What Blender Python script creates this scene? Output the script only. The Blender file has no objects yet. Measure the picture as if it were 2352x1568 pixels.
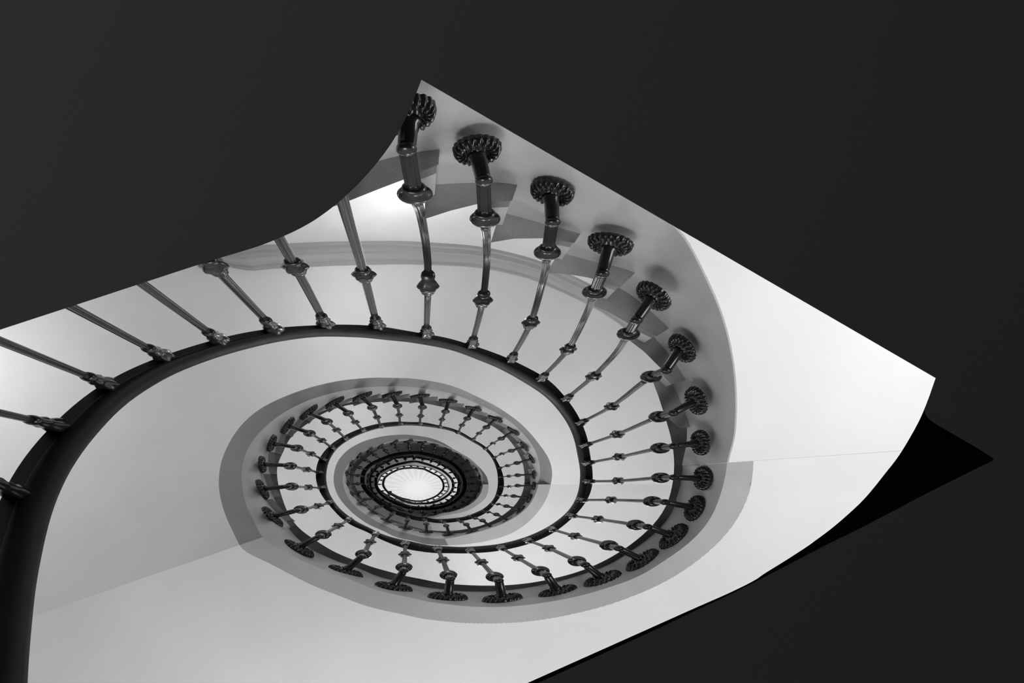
import bpy, math, random
import numpy as np
from mathutils import Vector
from mathutils.geometry import tessellate_polygon

random.seed(7)
scene = bpy.context.scene
COL = scene.collection
PI = math.pi

# ------------------------------------------------------------------ survey
# The stair is surveyed from one station point under the well.  The camera
# looks straight up, so a survey sighting (px, py) at a height h above the
# station gives the plan position (px - VX) * h / F.
F = 1500.0
VX, VY = 955.0, 1112.0
EYE = 1.5                      # station height above the hall floor
SLAB_LO, SLAB_HI = 0.44, 0.50  # dark stand-in slab, heights above the station


def P(px, py, h):
    return Vector(((px - VX) * h / F, (py - VY) * h / F, h + EYE))


def rail_height(t):
    """height of the handrail underside above the station at turn angle t (degrees, clockwise seen from below)"""
    knots = [(-720, 2.6 - 6.4), (0, 2.6), (161, 2.92), (360, 5.8), (422, 6.076), (720, 9.0), (790, 9.31),
             (1080, 12.2), (1150, 12.51), (1440, 15.4), (1800, 18.6)]
    for (a, za), (b, zb) in zip(knots, knots[1:]):
        if a <= t <= b:
            return za + (zb - za) * (t - a) / (b - a)
    return 18.6


Z = rail_height


def unwrap(pts, start):
    out, last = [], None
    for x, y in pts:
        a = math.degrees(math.atan2(y - VY, x - VX))
        r = math.hypot(x - VX, y - VY)
        if last is None:
            a += 360 * round((start - a) / 360)
        else:
            a += 360 * round((last - a) / 360)
        last = a
        out.append((a, r))
    return out


class Ring:
    """a survey line round the well: radius against turn angle; past its ends the plan repeats from turn to turn"""
    def __init__(self, pts, start, dz, smooth=3.0, brk=()):
        tr = sorted(unwrap(pts, start))
        self.dz = dz
        t = np.array([a for a, _ in tr]); r = np.array([b for _, b in tr])
        keep = np.concatenate(([True], np.diff(t) > 0.2))
        t, r = t[keep], r[keep]
        self.t0, self.t1 = t[0], t[-1]
        g = np.arange(t[0], t[-1], 1.0)
        # monotone cubic
        h = np.diff(t); d = np.diff(r) / h
        m = np.zeros_like(r); m[0], m[-1] = d[0], d[-1]
        for i in range(1, len(r) - 1):
            if d[i - 1] * d[i] > 0:
                w1, w2 = 2 * h[i] + h[i - 1], h[i] + 2 * h[i - 1]
                m[i] = (w1 + w2) / (w1 / d[i - 1] + w2 / d[i])
        idx = np.clip(np.searchsorted(t, g, side='right') - 1, 0, len(h) - 1)
        s = (g - t[idx]) / h[idx]; hh = h[idx]
        v = ((1 + 2 * s) * (1 - s) ** 2 * r[idx] + s * (1 - s) ** 2 * hh * m[idx]
             + s * s * (3 - 2 * s) * r[idx + 1] + s * s * (s - 1) * hh * m[idx + 1])
        if smooth > 0:
            k = int(smooth)
            ker = np.ones(2 * k + 1) / (2 * k + 1)
            for _ in range(2):
                vp = np.concatenate((2 * v[0] - v[k:0:-1], v, 2 * v[-1] - v[-2:-k - 2:-1]))
                v2 = np.convolve(vp, ker, mode='valid')
                for b in brk:
                    sel = np.abs(g - b) < 2 * k + 1
                    v2[sel] = v[sel]
                v = v2
        self.g, self.v = g, v

    def r(self, t):
        if t < self.g[0]:
            u = t + 360 * math.ceil((self.g[0] - t) / 360)
            u = min(u, self.g[-1])
            return self.r(u) * (Z(u) + self.dz) / (Z(t) + self.dz)
        if t > self.g[-1]:
            u = t - 360 * math.ceil((t - self.g[-1]) / 360)
            return self.r(u) * (Z(u) + self.dz) / (Z(t) + self.dz)
        return float(np.interp(t, self.g, self.v))

    def R(self, t):                       # plan radius
        return self.r(t) * (Z(t) + self.dz) / F


def polar(t, R, h):
    a = math.radians(t)
    return Vector((R * math.cos(a), R * math.sin(a), h + EYE))


O_PTS = [(-82, 1850), (-85, 1700), (-85, 1568), (-75, 1450), (-55, 1320), (-20, 1200), (23, 1101), (140, 957), (217, 894), (263, 866),
 (344, 829), (393, 811), (477, 785), (520, 773), (604, 757), (726, 747), (844, 747), (961, 764), (1002, 771), (1066, 787),
 (1101, 798), (1191, 834), (1232, 855), (1260, 872), (1300, 914), (1331, 960), (1351, 1012), (1354, 1042), (1358, 1056), (1362, 1095),
 (1359, 1126), (1350, 1146), (1325, 1179), (1300, 1202), (1267, 1226), (1219, 1247), (1155, 1263), (1084, 1270), (1022, 1270),
 (947, 1263), (900, 1249), (850, 1225), (796, 1199), (758, 1162), (733, 1126), (725, 1093), (728, 1065), (735, 1050), (756, 1024), (784, 1004),
 (822, 986), (863, 974), (909, 968), (950, 969), (996, 974), (1060, 992), (1086, 1008), (1112, 1023), (1135, 1047), (1147, 1069),
 (1154, 1084), (1158, 1110), (1155, 1130), (1145, 1146), (1129, 1166), (1114, 1179), (1081, 1192), (1048, 1198), (1010, 1201),
 (974, 1197), (933, 1189), (887, 1170), (857, 1148), (837, 1128), (827, 1107), (829, 1087), (841, 1070), (872, 1052),
 (893, 1044), (918, 1038), (945, 1036), (970, 1037), (994, 1042), (1017, 1049), (1040, 1060), (1054, 1072), (1065, 1087),
 (1071, 1102), (1072, 1118), (1069, 1130), (1063, 1139), (1052, 1150), (1033, 1161), (1010, 1168), (987, 1171), (964, 1171),
 (941, 1169), (922, 1164), (899, 1154), (878, 1141), (866, 1128), (860, 1113), (860, 1099), (866, 1086), (878, 1078), (896, 1069), (915, 1063),
 (933, 1059), (951, 1057), (970, 1060), (990, 1066), (1005, 1072), (1019, 1079), (1031, 1089), (1040, 1099), (1044, 1110),
 (1044, 1119), (1039, 1130), (1026, 1142), (1010, 1151), (994, 1156), (979, 1158), (961, 1158), (942, 1156), (925, 1151),
 (910, 1144), (896, 1136), (884, 1126), (877, 1112), (880, 1098), (888, 1090), (901, 1082), (914, 1076), (930, 1073), (945, 1072), (960, 1073), (975, 1075),
 (986, 1080), (999, 1087), (1010, 1093), (1017, 1101), (1021, 1111), (1021, 1121), (1016, 1129), (1008, 1137), (996, 1144),
 (983, 1149), (971, 1152), (954, 1152), (937, 1149), (924, 1146), (911, 1141), (900, 1135), (892, 1130)]
I_PTS = [(58, 1900), (60, 1700), (62, 1568), (67, 1494), (74, 1423), (82, 1346), (97, 1270), (111, 1205), (134, 1137), (172, 1063), (207, 1015), (249, 967),
 (281, 934), (329, 900), (383, 867), (456, 836), (510, 817), (553, 805), (655, 782), (732, 773), (808, 774), (910, 783), (1000, 796), (1079, 819),
 (1155, 851), (1209, 882), (1252, 911), (1290, 953), (1313, 993), (1323, 1026), (1326, 1050), (1331, 1064), (1332, 1102), (1326, 1136),
 (1311, 1166), (1277, 1197), (1226, 1225), (1163, 1245), (1086, 1254), (1010, 1253), (933, 1240), (856, 1215), (809, 1190),
 (773, 1158), (753, 1120), (750, 1088), (753, 1070), (769, 1037), (804, 1009), (855, 988), (919, 978), (970, 979), (1060, 1000),
 (1084, 1014), (1114, 1033), (1134, 1060), (1142, 1086), (1143, 1110), (1137, 1139), (1119, 1161), (1086, 1179), (1035, 1190)]
FACE_PLAN = [(-106, .525), (-98, .532), (-90, .545), (-79, .563), (-73, .578), (-65, .587), (-58, .605), (-51, .632)]   # string face plan radius where only the tread ends show it
B_PTS = [(VX + R_ * F / (Z(t_) - 1.0) * math.cos(math.radians(t_)), VY + R_ * F / (Z(t_) - 1.0) * math.sin(math.radians(t_))) for t_, R_ in FACE_PLAN]
B_PTS += [(1555, 525), (1610, 620), (1655, 720), (1680, 820), (1689, 930), (1685, 1000), (1670, 1062), (1667, 1088),
 (1656, 1133), (1629, 1197), (1581, 1248), (1530, 1284), (1453, 1330), (1410, 1344), (1334, 1367), (1257, 1382), (1155, 1393),
 (1079, 1392), (1002, 1384), (914, 1366), (824, 1338), (735, 1305), (659, 1269), (601, 1231), (582, 1193), (562, 1149), (556, 1111),
 (554, 1095), (558, 1062), (572, 1024), (603, 986), (651, 948), (702, 922), (766, 902), (843, 889), (894, 887), (945, 888), (984, 893), (1061, 912),
 (1112, 934), (1163, 962), (1201, 995), (1226, 1028), (1239, 1064), (1241, 1084), (1237, 1111), (1229, 1138), (1212, 1164), (1170, 1195), (1112, 1217),
 (1060, 1230), (1030, 1236), (977, 1234), (930, 1223), (888, 1208), (842, 1183), (808, 1154), (790, 1120), (787, 1095), (795, 1072),
 (811, 1053), (841, 1034), (872, 1021), (902, 1012), (933, 1008), (964, 1010), (994, 1014), (1025, 1024), (1056, 1040), (1078, 1053), (1098, 1072),
 (1108, 1090), (1110, 1107), (1108, 1122), (1098, 1142), (1078, 1159), (1048, 1172), (1010, 1180)]
A_PTS = [(1731, 1040), (1730, 1059), (1730, 1090), (1718, 1140), (1690, 1197), (1650, 1245), (1600, 1288), (1550, 1322), (1440, 1373), (1300, 1412), (1155, 1430), (1079, 1430), (1000, 1424), (900, 1405), (800, 1376),
 (700, 1335), (620, 1293), (551, 1253), (541, 1233), (511, 1162), (502, 1111), (505, 1073), (521, 1027), (554, 976),
 (600, 937), (651, 912), (702, 893), (766, 877), (843, 868), (919, 868), (996, 876), (1060, 894), (1086, 906), (1150, 939), (1201, 977), (1239, 1021),
 (1262, 1056), (1269, 1082), (1266, 1107), (1257, 1141), (1240, 1169), (1219, 1193), (1181, 1221), (1130, 1239), (1079, 1248), (1022, 1252), (977, 1249),
 (939, 1240), (888, 1223), (837, 1198), (799, 1167), (773, 1131), (766, 1098), (771, 1070), (789, 1042), (822, 1019), (868, 1004), (919, 998),
 (970, 1002), (997, 1008), (1035, 1027), (1073, 1052), (1107, 1079), (1121, 1102), (1122, 1122), (1117, 1141), (1101, 1156), (1071, 1173), (1040, 1180), (1010, 1185)]
N_PTS = [(1497, 868), (1520, 935), (1547, 1036), (1549, 1070), (1545, 1110), (1530, 1164), (1499, 1206), (1440, 1256), (1351, 1304), (1270, 1328), (1181, 1342), (1104, 1344), (1040, 1341),
 (951, 1326), (900, 1314), (837, 1295), (735, 1247), (671, 1194), (646, 1136), (636, 1088), (637, 1067), (649, 1042), (664, 1009),
 (702, 976), (741, 950), (792, 932), (843, 925), (894, 922), (945, 923), (996, 930), (1035, 939), (1086, 958), (1137, 982), (1163, 1003), (1188, 1036),
 (1201, 1064), (1205, 1095), (1201, 1128), (1188, 1153), (1157, 1181), (1112, 1204), (1061, 1216), (1010, 1219), (959, 1212), (925, 1201), (887, 1187), (849, 1162),
 (825, 1133), (812, 1100), (818, 1078), (841, 1053), (872, 1031), (918, 1021), (964, 1021), (1010, 1027), (1045, 1042), (1075, 1062), (1090, 1085), (1095, 1110), (1085, 1140), (1060, 1158), (1020, 1172)]

# rosette, collar, knot, rail mount
B_FULL = [
 ((1562, 803), (1495, 865), (1405, 933), (1335, 970)), ((1594, 922), (1513, 957), (1418, 997), (1344, 1022)),
 ((1604, 1017), (1516, 1029), (1423, 1049), (1350, 1063)), ((1609, 1098), (1517, 1097), (1420, 1104), (1352, 1105)),
 ((1591, 1165), (1498, 1151), (1404, 1148), (1335, 1148)), ((1543, 1229), (1460, 1205), (1374, 1192), (1312, 1184)),
 ((1473, 1284), (1398, 1252), (1321, 1231), (1267, 1215)), ((1382, 1327), (1325, 1288), (1261, 1259), (1213, 1241)),
 ((1280, 1356), (1241, 1311), (1190, 1281), (1152, 1258)), ((1153, 1371), (1136, 1324), (1106, 1291), (1081, 1264)),
 ((1029, 1367), (1030, 1320), (1017, 1286), (1005, 1259)), ((904, 1345), (928, 1302), (930, 1273), (931, 1248)),
 ((794, 1310), (835, 1272), (850, 1245), (863, 1226)), ((687, 1256), (743, 1227), (776, 1208), (801, 1193)),
 ((628, 1185), (692, 1170), (730, 1162), (757, 1154)), ((605, 1122), (670, 1117), (708, 1119), (738, 1120)),
 ((605, 1066), (667, 1070), (704, 1078), (733, 1085)), ((627, 1018), (682, 1029), (714, 1042), (742, 1055)),
 ((663, 978), (711, 995), (739, 1011), (764, 1029)), ((711, 948), (751, 968), (773, 987), (794, 1007)),
 ((769, 926), (800, 949), (816, 969), (834, 988)), ((832, 912), (855, 936), (866, 958), (875, 979)),
 ((901, 908), (913, 932), (917, 953), (919, 973)), ((965, 911), (970, 935), (966, 955), (964, 973)),
 ((1029, 922), (1023, 945), (1015, 963), (1010, 980)), ((1087, 939), (1073, 961), (1061, 976), (1052, 993)),
 ((1137, 963), (1117, 981), (1100, 995), (1087, 1008)), ((1178, 991), (1151, 1007), (1132, 1018), (1115, 1030)),
 ((1203, 1026), (1174, 1035), (1153, 1042), (1136, 1050)), ((1220, 1054), (1187, 1063), (1166, 1069), (1149, 1074)),
 ((1225, 1090), (1189, 1091), (1169, 1093), (1151, 1095)), ((1224, 1115), (1189, 1115), (1170, 1117), (1152, 1117)),
 ((1214, 1143), (1180, 1139), (1162, 1138), (1145, 1138)), ((1195, 1170), (1163, 1162), (1145, 1158), (1129, 1157)),
 ((1166, 1194), (1140, 1181), (1122, 1176), (1108, 1173)), ((1129, 1211), (1108, 1195), (1092, 1190), (1078, 1185)),
 ((1084, 1221), (1071, 1204), (1060, 1198), (1052, 1194)), ((1031, 1224), (1025, 1207), (1019, 1199), (1011, 1195)),
 ((979, 1220), (979, 1203), (976, 1195), (974, 1192)), ((930, 1211), (936, 1195), (937, 1190), (938, 1187)),
 ((887, 1194), (900, 1181), (904, 1178), (906, 1176)), ((856, 1173), (866, 1164), (874, 1163), (880, 1162)),
 ((829, 1154), (840, 1146), (848, 1146), (856, 1146))]
B_FAR = [((809, 1135), (839, 1128)), ((800, 1110), (837, 1111)), ((797, 1087), (837, 1094)), ((809, 1065), (841, 1078)), ((826, 1046), (853, 1063)),
 ((850, 1034), (871, 1052)), ((875, 1024), (893, 1043)), ((906, 1017), (916, 1037)), ((938, 1014), (942, 1037)), ((970, 1016), (969, 1037)), ((999, 1021), (994, 1041)),
 ((1028, 1032), (1016, 1048)), ((1052, 1044), (1037, 1058)), ((1074, 1058), (1052, 1070)), ((1094, 1077), (1062, 1085)), ((1101, 1095), (1070, 1098)),
 ((1103, 1110), (1072, 1111)), ((1100, 1126), (1071, 1126)), ((1091, 1142), (1063, 1139)), ((1075, 1156), (1053, 1149)), ((1054, 1168), (1035, 1159)),
 ((1029, 1177), (1015, 1166)), ((1000, 1182), (994, 1169)), ((973, 1182), (968, 1170)), ((944, 1177), (943, 1167)), ((918, 1170), (922, 1162)), ((893, 1161), (900, 1153)),
 ((873, 1148), (884, 1144)), ((855, 1135), (870, 1131)),
 ((846, 1119), (863, 1120)), ((845, 1106), (862, 1107)), ((846, 1092), (865, 1095)), ((855, 1079), (873, 1085)), ((866, 1068), (884, 1076)), ((884, 1060), (898, 1069)),
 ((902, 1050), (915, 1063)), ((924, 1048), (933, 1059)), ((948, 1047), (951, 1059)), ((968, 1050), (970, 1060)), ((993, 1055), (988, 1064)), ((1011, 1062), (1004, 1071)),
 ((1028, 1072), (1017, 1078)), ((1043, 1081), (1029, 1087)), ((1052, 1094), (1036, 1099)), ((1059, 1106), (1039, 1109)), ((1057, 1119), (1039, 1119)), ((1056, 1131), (1036, 1128)),
 ((1046, 1141), (1032, 1137)), ((1036, 1150), (1022, 1145)), ((1020, 1158), (1010, 1152)), ((1002, 1161), (994, 1155)), ((985, 1166), (977, 1159)), ((965, 1166), (961, 1159)),
 ((945, 1164), (944, 1159)), ((924, 1158), (925, 1152)), ((906, 1150), (910, 1144)), ((890, 1140), (897, 1136))]
B_TOP = [(884, 1126), (877, 1112), (881, 1103), (885, 1095), (893, 1089), (903, 1083), (917, 1079), (930, 1075), (945, 1074), (959, 1075), (974, 1077), (987, 1080), (998, 1086), (1009, 1093), (1016, 1101),
 (1019, 1109), (1021, 1117), (1018, 1126), (1011, 1132), (1004, 1138), (993, 1144), (981, 1149), (968, 1151), (954, 1152), (940, 1150), (926, 1146), (914, 1141), (896, 1133)]



def out_px(p, k):
    return (VX + (p[0] - VX) * k, VY + (p[1] - VY) * k)


# above the third turn the edges are sighted from the baluster feet
B_PTS += [out_px(b[0], 1.02) for b in B_FAR[25:]] + [out_px(m, 1.16) for m in B_TOP[1:]]
A_PTS += [out_px(b[0], 1.05) for b in B_FAR[25:]] + [out_px(m, 1.19) for m in B_TOP[1:]]
N_PTS += [out_px(b[0], 0.93) for b in B_FAR[25:]] + [out_px(m, 1.12) for m in B_TOP[1:]]

OUT = Ring(O_PTS, -215, 0.0, 2)
INN = Ring(I_PTS, -220, 0.045, 2)
BOT = Ring(B_PTS, -106, -1.0, 2, brk=(-6, 161))
RIM = Ring(A_PTS, -4, -1.0, 2, brk=(161,))
NOS = Ring(N_PTS, -24, -0.74, 2)


FOOT = Ring([b[0] for b in B_FULL] + [b[0] for b in B_FAR] + [out_px(m, 1.14) for m in B_TOP[1:]], -30, -0.90, 4)


def face_R(t):                        # plan of the string face where the rosettes sit
    return FOOT.R(t) * 1.022 + 0.002


def rim_R(t):
    return BOT.R(t) + 0.004 if t < -3.97 else max(RIM.R(t), BOT.R(t) + 0.004)


def nose_R(t):
    return min(NOS.R(t), BOT.R(t) - 0.012)


# plan of the outer wall of the stairwell (angle -> radius), repeated on every storey
CORN_OUT = [(520, 588), (571, 573), (630, 572), (706, 567), (783, 564), (859, 563), (961, 564), (1028, 568), (1104, 574), (1155, 584), (1206, 597), (1242, 607),
            (1283, 627), (1334, 650), (1377, 673), (1440, 712), (1480, 745)]
corn = unwrap(CORN_OUT, 230)
WALL_TAB = [(a % 360, r * (Z(a) - 1.05) / F) for a, r in corn]
WALL_TAB += [(345, 2.1), (0, 2.2), (20, 2.1), (45, 1.75), (70, 1.45), (90, 1.38), (115, 1.42), (140, 1.65), (160, 1.95), (180, 2.1), (198, 2.05), (212, 1.85), (223, 1.6)]
WALL_TAB.sort()
_wa = np.array([a for a, _ in WALL_TAB]); _wr = np.array([r for _, r in WALL_TAB])
_wa = np.concatenate((_wa - 360, _wa, _wa + 360)); _wr = np.concatenate((_wr, _wr, _wr))


def wall_R(t):
    return float(np.mean([np.interp((t + d) % 360, _wa, _wr) for d in (-3, -1.5, 0, 1.5, 3)]))


# ------------------------------------------------------------------ materials
def nodes_of(name):
    m = bpy.data.materials.new(name); m.use_nodes = True
    nt = m.node_tree
    return m, nt, nt.nodes['Principled BSDF']


def plaster(name, v, rough=0.7, var=0.04, bump=0.03, scale=3.0):
    m, nt, b = nodes_of(name)
    tc = nt.nodes.new('ShaderNodeTexCoord')
    n1 = nt.nodes.new('ShaderNodeTexNoise'); n1.inputs['Scale'].default_value = scale; n1.inputs['Detail'].default_value = 6
    nt.links.new(tc.outputs['Object'], n1.inputs['Vector'])
    rmp = nt.nodes.new('ShaderNodeValToRGB')
    rmp.color_ramp.elements[0].position = 0.3; rmp.color_ramp.elements[1].position = 0.7
    lo, hi = v * (1 - var), min(0.95, v * (1 + var))
    rmp.color_ramp.elements[0].color = (lo, lo, lo, 1); rmp.color_ramp.elements[1].color = (hi, hi, hi, 1)
    nt.links.new(n1.outputs['Fac'], rmp.inputs['Fac'])
    nt.links.new(rmp.outputs['Color'], b.inputs['Base Color'])
    n2 = nt.nodes.new('ShaderNodeTexNoise'); n2.inputs['Scale'].default_value = 60; n2.inputs['Detail'].default_value = 4
    nt.links.new(tc.outputs['Object'], n2.inputs['Vector'])
    bp = nt.nodes.new('ShaderNodeBump'); bp.inputs['Strength'].default_value = bump; bp.inputs['Distance'].default_value = 0.02
    nt.links.new(n2.outputs['Fac'], bp.inputs['Height']); nt.links.new(bp.outputs['Normal'], b.inputs['Normal'])
    b.inputs['Roughness'].default_value = rough
    b.inputs['Specular IOR Level'].default_value = 0.25
    return m


def stone(name, v):
    m, nt, b = nodes_of(name)
    tc = nt.nodes.new('ShaderNodeTexCoord')
    n1 = nt.nodes.new('ShaderNodeTexNoise'); n1.inputs['Scale'].default_value = 420; n1.inputs['Detail'].default_value = 3
    n2 = nt.nodes.new('ShaderNodeTexNoise'); n2.inputs['Scale'].default_value = 14; n2.inputs['Detail'].default_value = 5
    for n in (n1, n2):
        nt.links.new(tc.outputs['Object'], n.inputs['Vector'])
    mx = nt.nodes.new('ShaderNodeMath'); mx.operation = 'ADD'
    nt.links.new(n1.outputs['Fac'], mx.inputs[0]); nt.links.new(n2.outputs['Fac'], mx.inputs[1])
    rmp = nt.nodes.new('ShaderNodeMapRange')
    rmp.inputs['From Min'].default_value = 0.6; rmp.inputs['From Max'].default_value = 1.4
    rmp.inputs['To Min'].default_value = v * 0.75; rmp.inputs['To Max'].default_value = v * 1.25
    nt.links.new(mx.outputs[0], rmp.inputs['Value']); nt.links.new(rmp.outputs['Result'], b.inputs['Base Color'])
    b.inputs['Roughness'].default_value = 0.6
    return m


def metal(name, v, rough, metallic=0.0, spec=0.5, coat=0.0, bump=0.0):
    m, nt, b = nodes_of(name)
    b.inputs['Metallic'].default_value = metallic
    b.inputs['Specular IOR Level'].default_value = spec
    b.inputs['Coat Weight'].default_value = coat
    b.inputs['Coat Roughness'].default_value = 0.12
    tc = nt.nodes.new('ShaderNodeTexCoord')
    n1 = nt.nodes.new('ShaderNodeTexNoise'); n1.inputs['Scale'].default_value = 25
    nt.links.new(tc.outputs['Object'], n1.inputs['Vector'])
    mr = nt.nodes.new('ShaderNodeMapRange')
    mr.inputs['To Min'].default_value = rough * 0.8; mr.inputs['To Max'].default_value = rough * 1.25
    nt.links.new(n1.outputs['Fac'], mr.inputs['Value']); nt.links.new(mr.outputs['Result'], b.inputs['Roughness'])
    mc = nt.nodes.new('ShaderNodeMapRange')
    mc.inputs['To Min'].default_value = v * 0.85; mc.inputs['To Max'].default_value = v * 1.15
    nt.links.new(n1.outputs['Fac'], mc.inputs['Value']); nt.links.new(mc.outputs['Result'], b.inputs['Base Color'])
    return m


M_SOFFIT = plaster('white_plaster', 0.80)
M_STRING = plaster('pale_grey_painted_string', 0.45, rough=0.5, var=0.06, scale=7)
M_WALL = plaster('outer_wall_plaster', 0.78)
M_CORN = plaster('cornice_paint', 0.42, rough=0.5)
M_TREAD = stone('grey_stone_tread', 0.34)
M_BAND = stone('shaded_stone_nosing', 0.11)  # tread stone made darker to paint in the shade under the nosings
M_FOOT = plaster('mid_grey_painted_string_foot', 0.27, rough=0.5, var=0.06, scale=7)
M_IRON = metal('dark_gloss_iron', 0.012, 0.22, 0.0, 0.4, 0.2)
M_SHAFT = metal('polished_dark_iron', 0.020, 0.17, 0.0, 0.28, 0.0)
M_WOOD = metal('black_varnished_wood', 0.006, 0.5, 0.0, 0.2, 0.0)
M_STRIP = metal('black_iron_strip', 0.009, 0.5, 0.0, 0.25)
M_SCREW = metal('dull_screw', 0.12, 0.35, 0.6)
M_SURROUND = plaster('charcoal_surround_paint', 0.050, rough=0.9, var=0.02, bump=0.005)
M_SHADOW = plaster('black_painted_shadow', 0.0015, rough=1.0, var=0.02, bump=0.0)  # near-black colour paints the cast shadow at the right of the opening
M_SHADOW.node_tree.nodes['Principled BSDF'].inputs['Specular IOR Level'].default_value = 0.0
M_SURROUND.node_tree.nodes['Principled BSDF'].inputs['Specular IOR Level'].default_value = 0.05
M_FLOOR = stone('hall_floor_stone', 0.06)


def skylight_material():
    m = bpy.data.materials.new('skylight_canopy_glass'); m.use_nodes = True
    nt = m.node_tree; nt.nodes.clear()
    out = nt.nodes.new('ShaderNodeOutputMaterial'); em = nt.nodes.new('ShaderNodeEmission')
    tc = nt.nodes.new('ShaderNodeTexCoord'); sp = nt.nodes.new('ShaderNodeSeparateXYZ')
    nt.links.new(tc.outputs['Object'], sp.inputs[0])

    def math_node(op, a, b=None):
        n = nt.nodes.new('ShaderNodeMath'); n.operation = op
        for i, v in enumerate((a, b)):
            if v is None:
                continue
            if isinstance(v, (int, float)):
                n.inputs[i].default_value = v
            else:
                nt.links.new(v, n.inputs[i])
        return n.outputs[0]
    ys = math_node('MULTIPLY', sp.outputs['Y'], 1.55)
    ang = math_node('ARCTAN2', ys, sp.outputs['X'])
    wave = math_node('SINE', math_node('MULTIPLY', ang, 26.0))
    w2 = math_node('ADD', math_node('MULTIPLY', wave, 0.5), 0.5)
    rad = math_node('SQRT', math_node('ADD', math_node('POWER', sp.outputs['X'], 2.0), math_node('POWER', ys, 2.0)))
    fr = nt.nodes.new('ShaderNodeMapRange'); fr.inputs['From Min'].default_value = 0.28; fr.inputs['From Max'].default_value = 0.48
    nt.links.new(rad, fr.inputs['Value'])
    dark = math_node('MULTIPLY', math_node('MULTIPLY', w2, fr.outputs[0]), 0.10)
    fr2 = nt.nodes.new('ShaderNodeMapRange'); fr2.inputs['From Min'].default_value = 0.25; fr2.inputs['From Max'].default_value = 1.0
    fr2.inputs['To Max'].default_value = 0.09
    nt.links.new(rad, fr2.inputs['Value'])
    base = math_node('SUBTRACT', math_node('SUBTRACT', 0.84, dark), fr2.outputs[0])
    nt.links.new(base, em.inputs['Strength']); nt.links.new(em.outputs[0], out.inputs['Surface'])
    return m


M_SKY = skylight_material()


# ------------------------------------------------------------------ mesh helpers
class MB:
    def __init__(self):
        self.v, self.f, self.flat = [], [], set()

    def quad_strip(self, rows, closed_u=False, closed_v=False, flat=False):
        """rows: list of equal-length lists of points"""
        o = len(self.v); n = len(rows[0])
        for row in rows:
            self.v.extend([tuple(p) for p in row])
        R = len(rows)
        for i in range(R if closed_v else R - 1):
            for j in range(n if closed_u else n - 1):
                a = o + i * n + j; b = o + i * n + (j + 1) % n
                c = o + ((i + 1) % R) * n + (j + 1) % n; d = o + ((i + 1) % R) * n + j
                if flat:
                    self.flat.add(len(self.f))
                self.f.append((a, b, c, d))
        return o

    def poly(self, pts, flat=True):
        o = len(self.v); self.v.extend([tuple(p) for p in pts])
        if flat:
            self.flat.add(len(self.f))
        self.f.append(tuple(range(o, o + len(pts))))

    def prism(self, lower, dz, undercut=False):
        up = [Vector(p) + Vector((0, 0, dz)) for p in lower]
        if undercut:                      # the nosing leans back towards its top edge
            up = [Vector((p.x * (1 + 0.04), p.y * (1 + 0.04), p.z)) for p in up]
        o = len(self.v); n = len(lower)
        self.v.extend([tuple(p) for p in lower] + [tuple(p) for p in up])
        base = len(self.f)
        self.f.append(tuple(range(o, o + n))); self.f.append(tuple(range(o + 2 * n - 1, o + n - 1, -1)))
        for i in range(n):
            j = (i + 1) % n
            self.f.append((o + i, o + n + i, o + n + j, o + j))
        self.flat.update(range(base, len(self.f)))

    def build(self, name, mat, parent=None, smooth=True, fix=True):
        me = bpy.data.meshes.new(name)
        me.from_pydata(self.v, [], self.f)
        if fix:
            import bmesh
            bm = bmesh.new(); bm.from_mesh(me)
            bmesh.ops.recalc_face_normals(bm, faces=bm.faces)
            bm.to_mesh(me); bm.free()
        if smooth:
            for i, p in enumerate(me.polygons):
                p.use_smooth = i not in self.flat
        me.materials.append(mat)
        o = bpy.data.objects.new(name, me); COL.objects.link(o)
        if parent:
            o.parent = parent
            o.matrix_parent_inverse.identity()
            off = parent.location
            if off.length > 0:
                for v in me.vertices:
                    v.co = v.co - off
        return o


def empty(name, loc=(0, 0, 0), label=None, cat=None, group=None):
    o = bpy.data.objects.new(name, None); COL.objects.link(o)
    o.location = loc; o.empty_display_size = 0.05
    tag(o, label, cat, group)
    return o


def tag(o, label=None, cat=None, group=None, kind=None):
    if label: o['label'] = label
    if cat: o['category'] = cat
    if group: o['group'] = group
    if kind: o['kind'] = kind
    return o


def frange(a, b, step):
    n = max(1, int(math.ceil((b - a) / step)))
    return [a + (b - a) * i / n for i in range(n + 1)]


# ------------------------------------------------------------------ a dark stand-in slab with its opening, and the hall below
EDGE_TOP = [(-420, 893), (-200, 823), (0, 757), (184, 697), (330, 649), (418, 620), (502, 593), (560, 576), (604, 562), (650, 543), (685, 527), (719, 508), (745, 490), (770, 471), (802, 443),
            (835, 410), (866, 374), (886, 348), (903, 323), (921, 293), (936, 262), (950, 230), (968, 183), (2149, 868)]
EDGE_ARC = [(2134, 911), (2116, 957), (2098, 991), (2077, 1027), (2058, 1056), (2036, 1083), (2012, 1114), (1985, 1146), (1960, 1170), (1933, 1194), (1908, 1215), (1881, 1235), (1855, 1254), (1829, 1271),
            (1804, 1287), (1778, 1303), (1752, 1319), (1735, 1332), (1674, 1362), (1600, 1394), (1500, 1439), (1229, 1560), (700, 1797), (-420, 2300)]
EDGE_SHADOW = [(2134, 911), (2117, 955), (2190, 997), (2245, 1029), (2276, 1048), (2284, 1055), (2276, 1060), (2240, 1077), (2200, 1097), (2160, 1117), (2118, 1138), (2060, 1169), (2010, 1195), (1970, 1216),
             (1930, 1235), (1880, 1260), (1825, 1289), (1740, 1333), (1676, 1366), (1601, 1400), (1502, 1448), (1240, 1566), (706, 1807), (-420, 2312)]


def splay(p, k=1.05):
    return (VX + (p[0] - VX) * k, VY + (p[1] - VY) * k)


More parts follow.
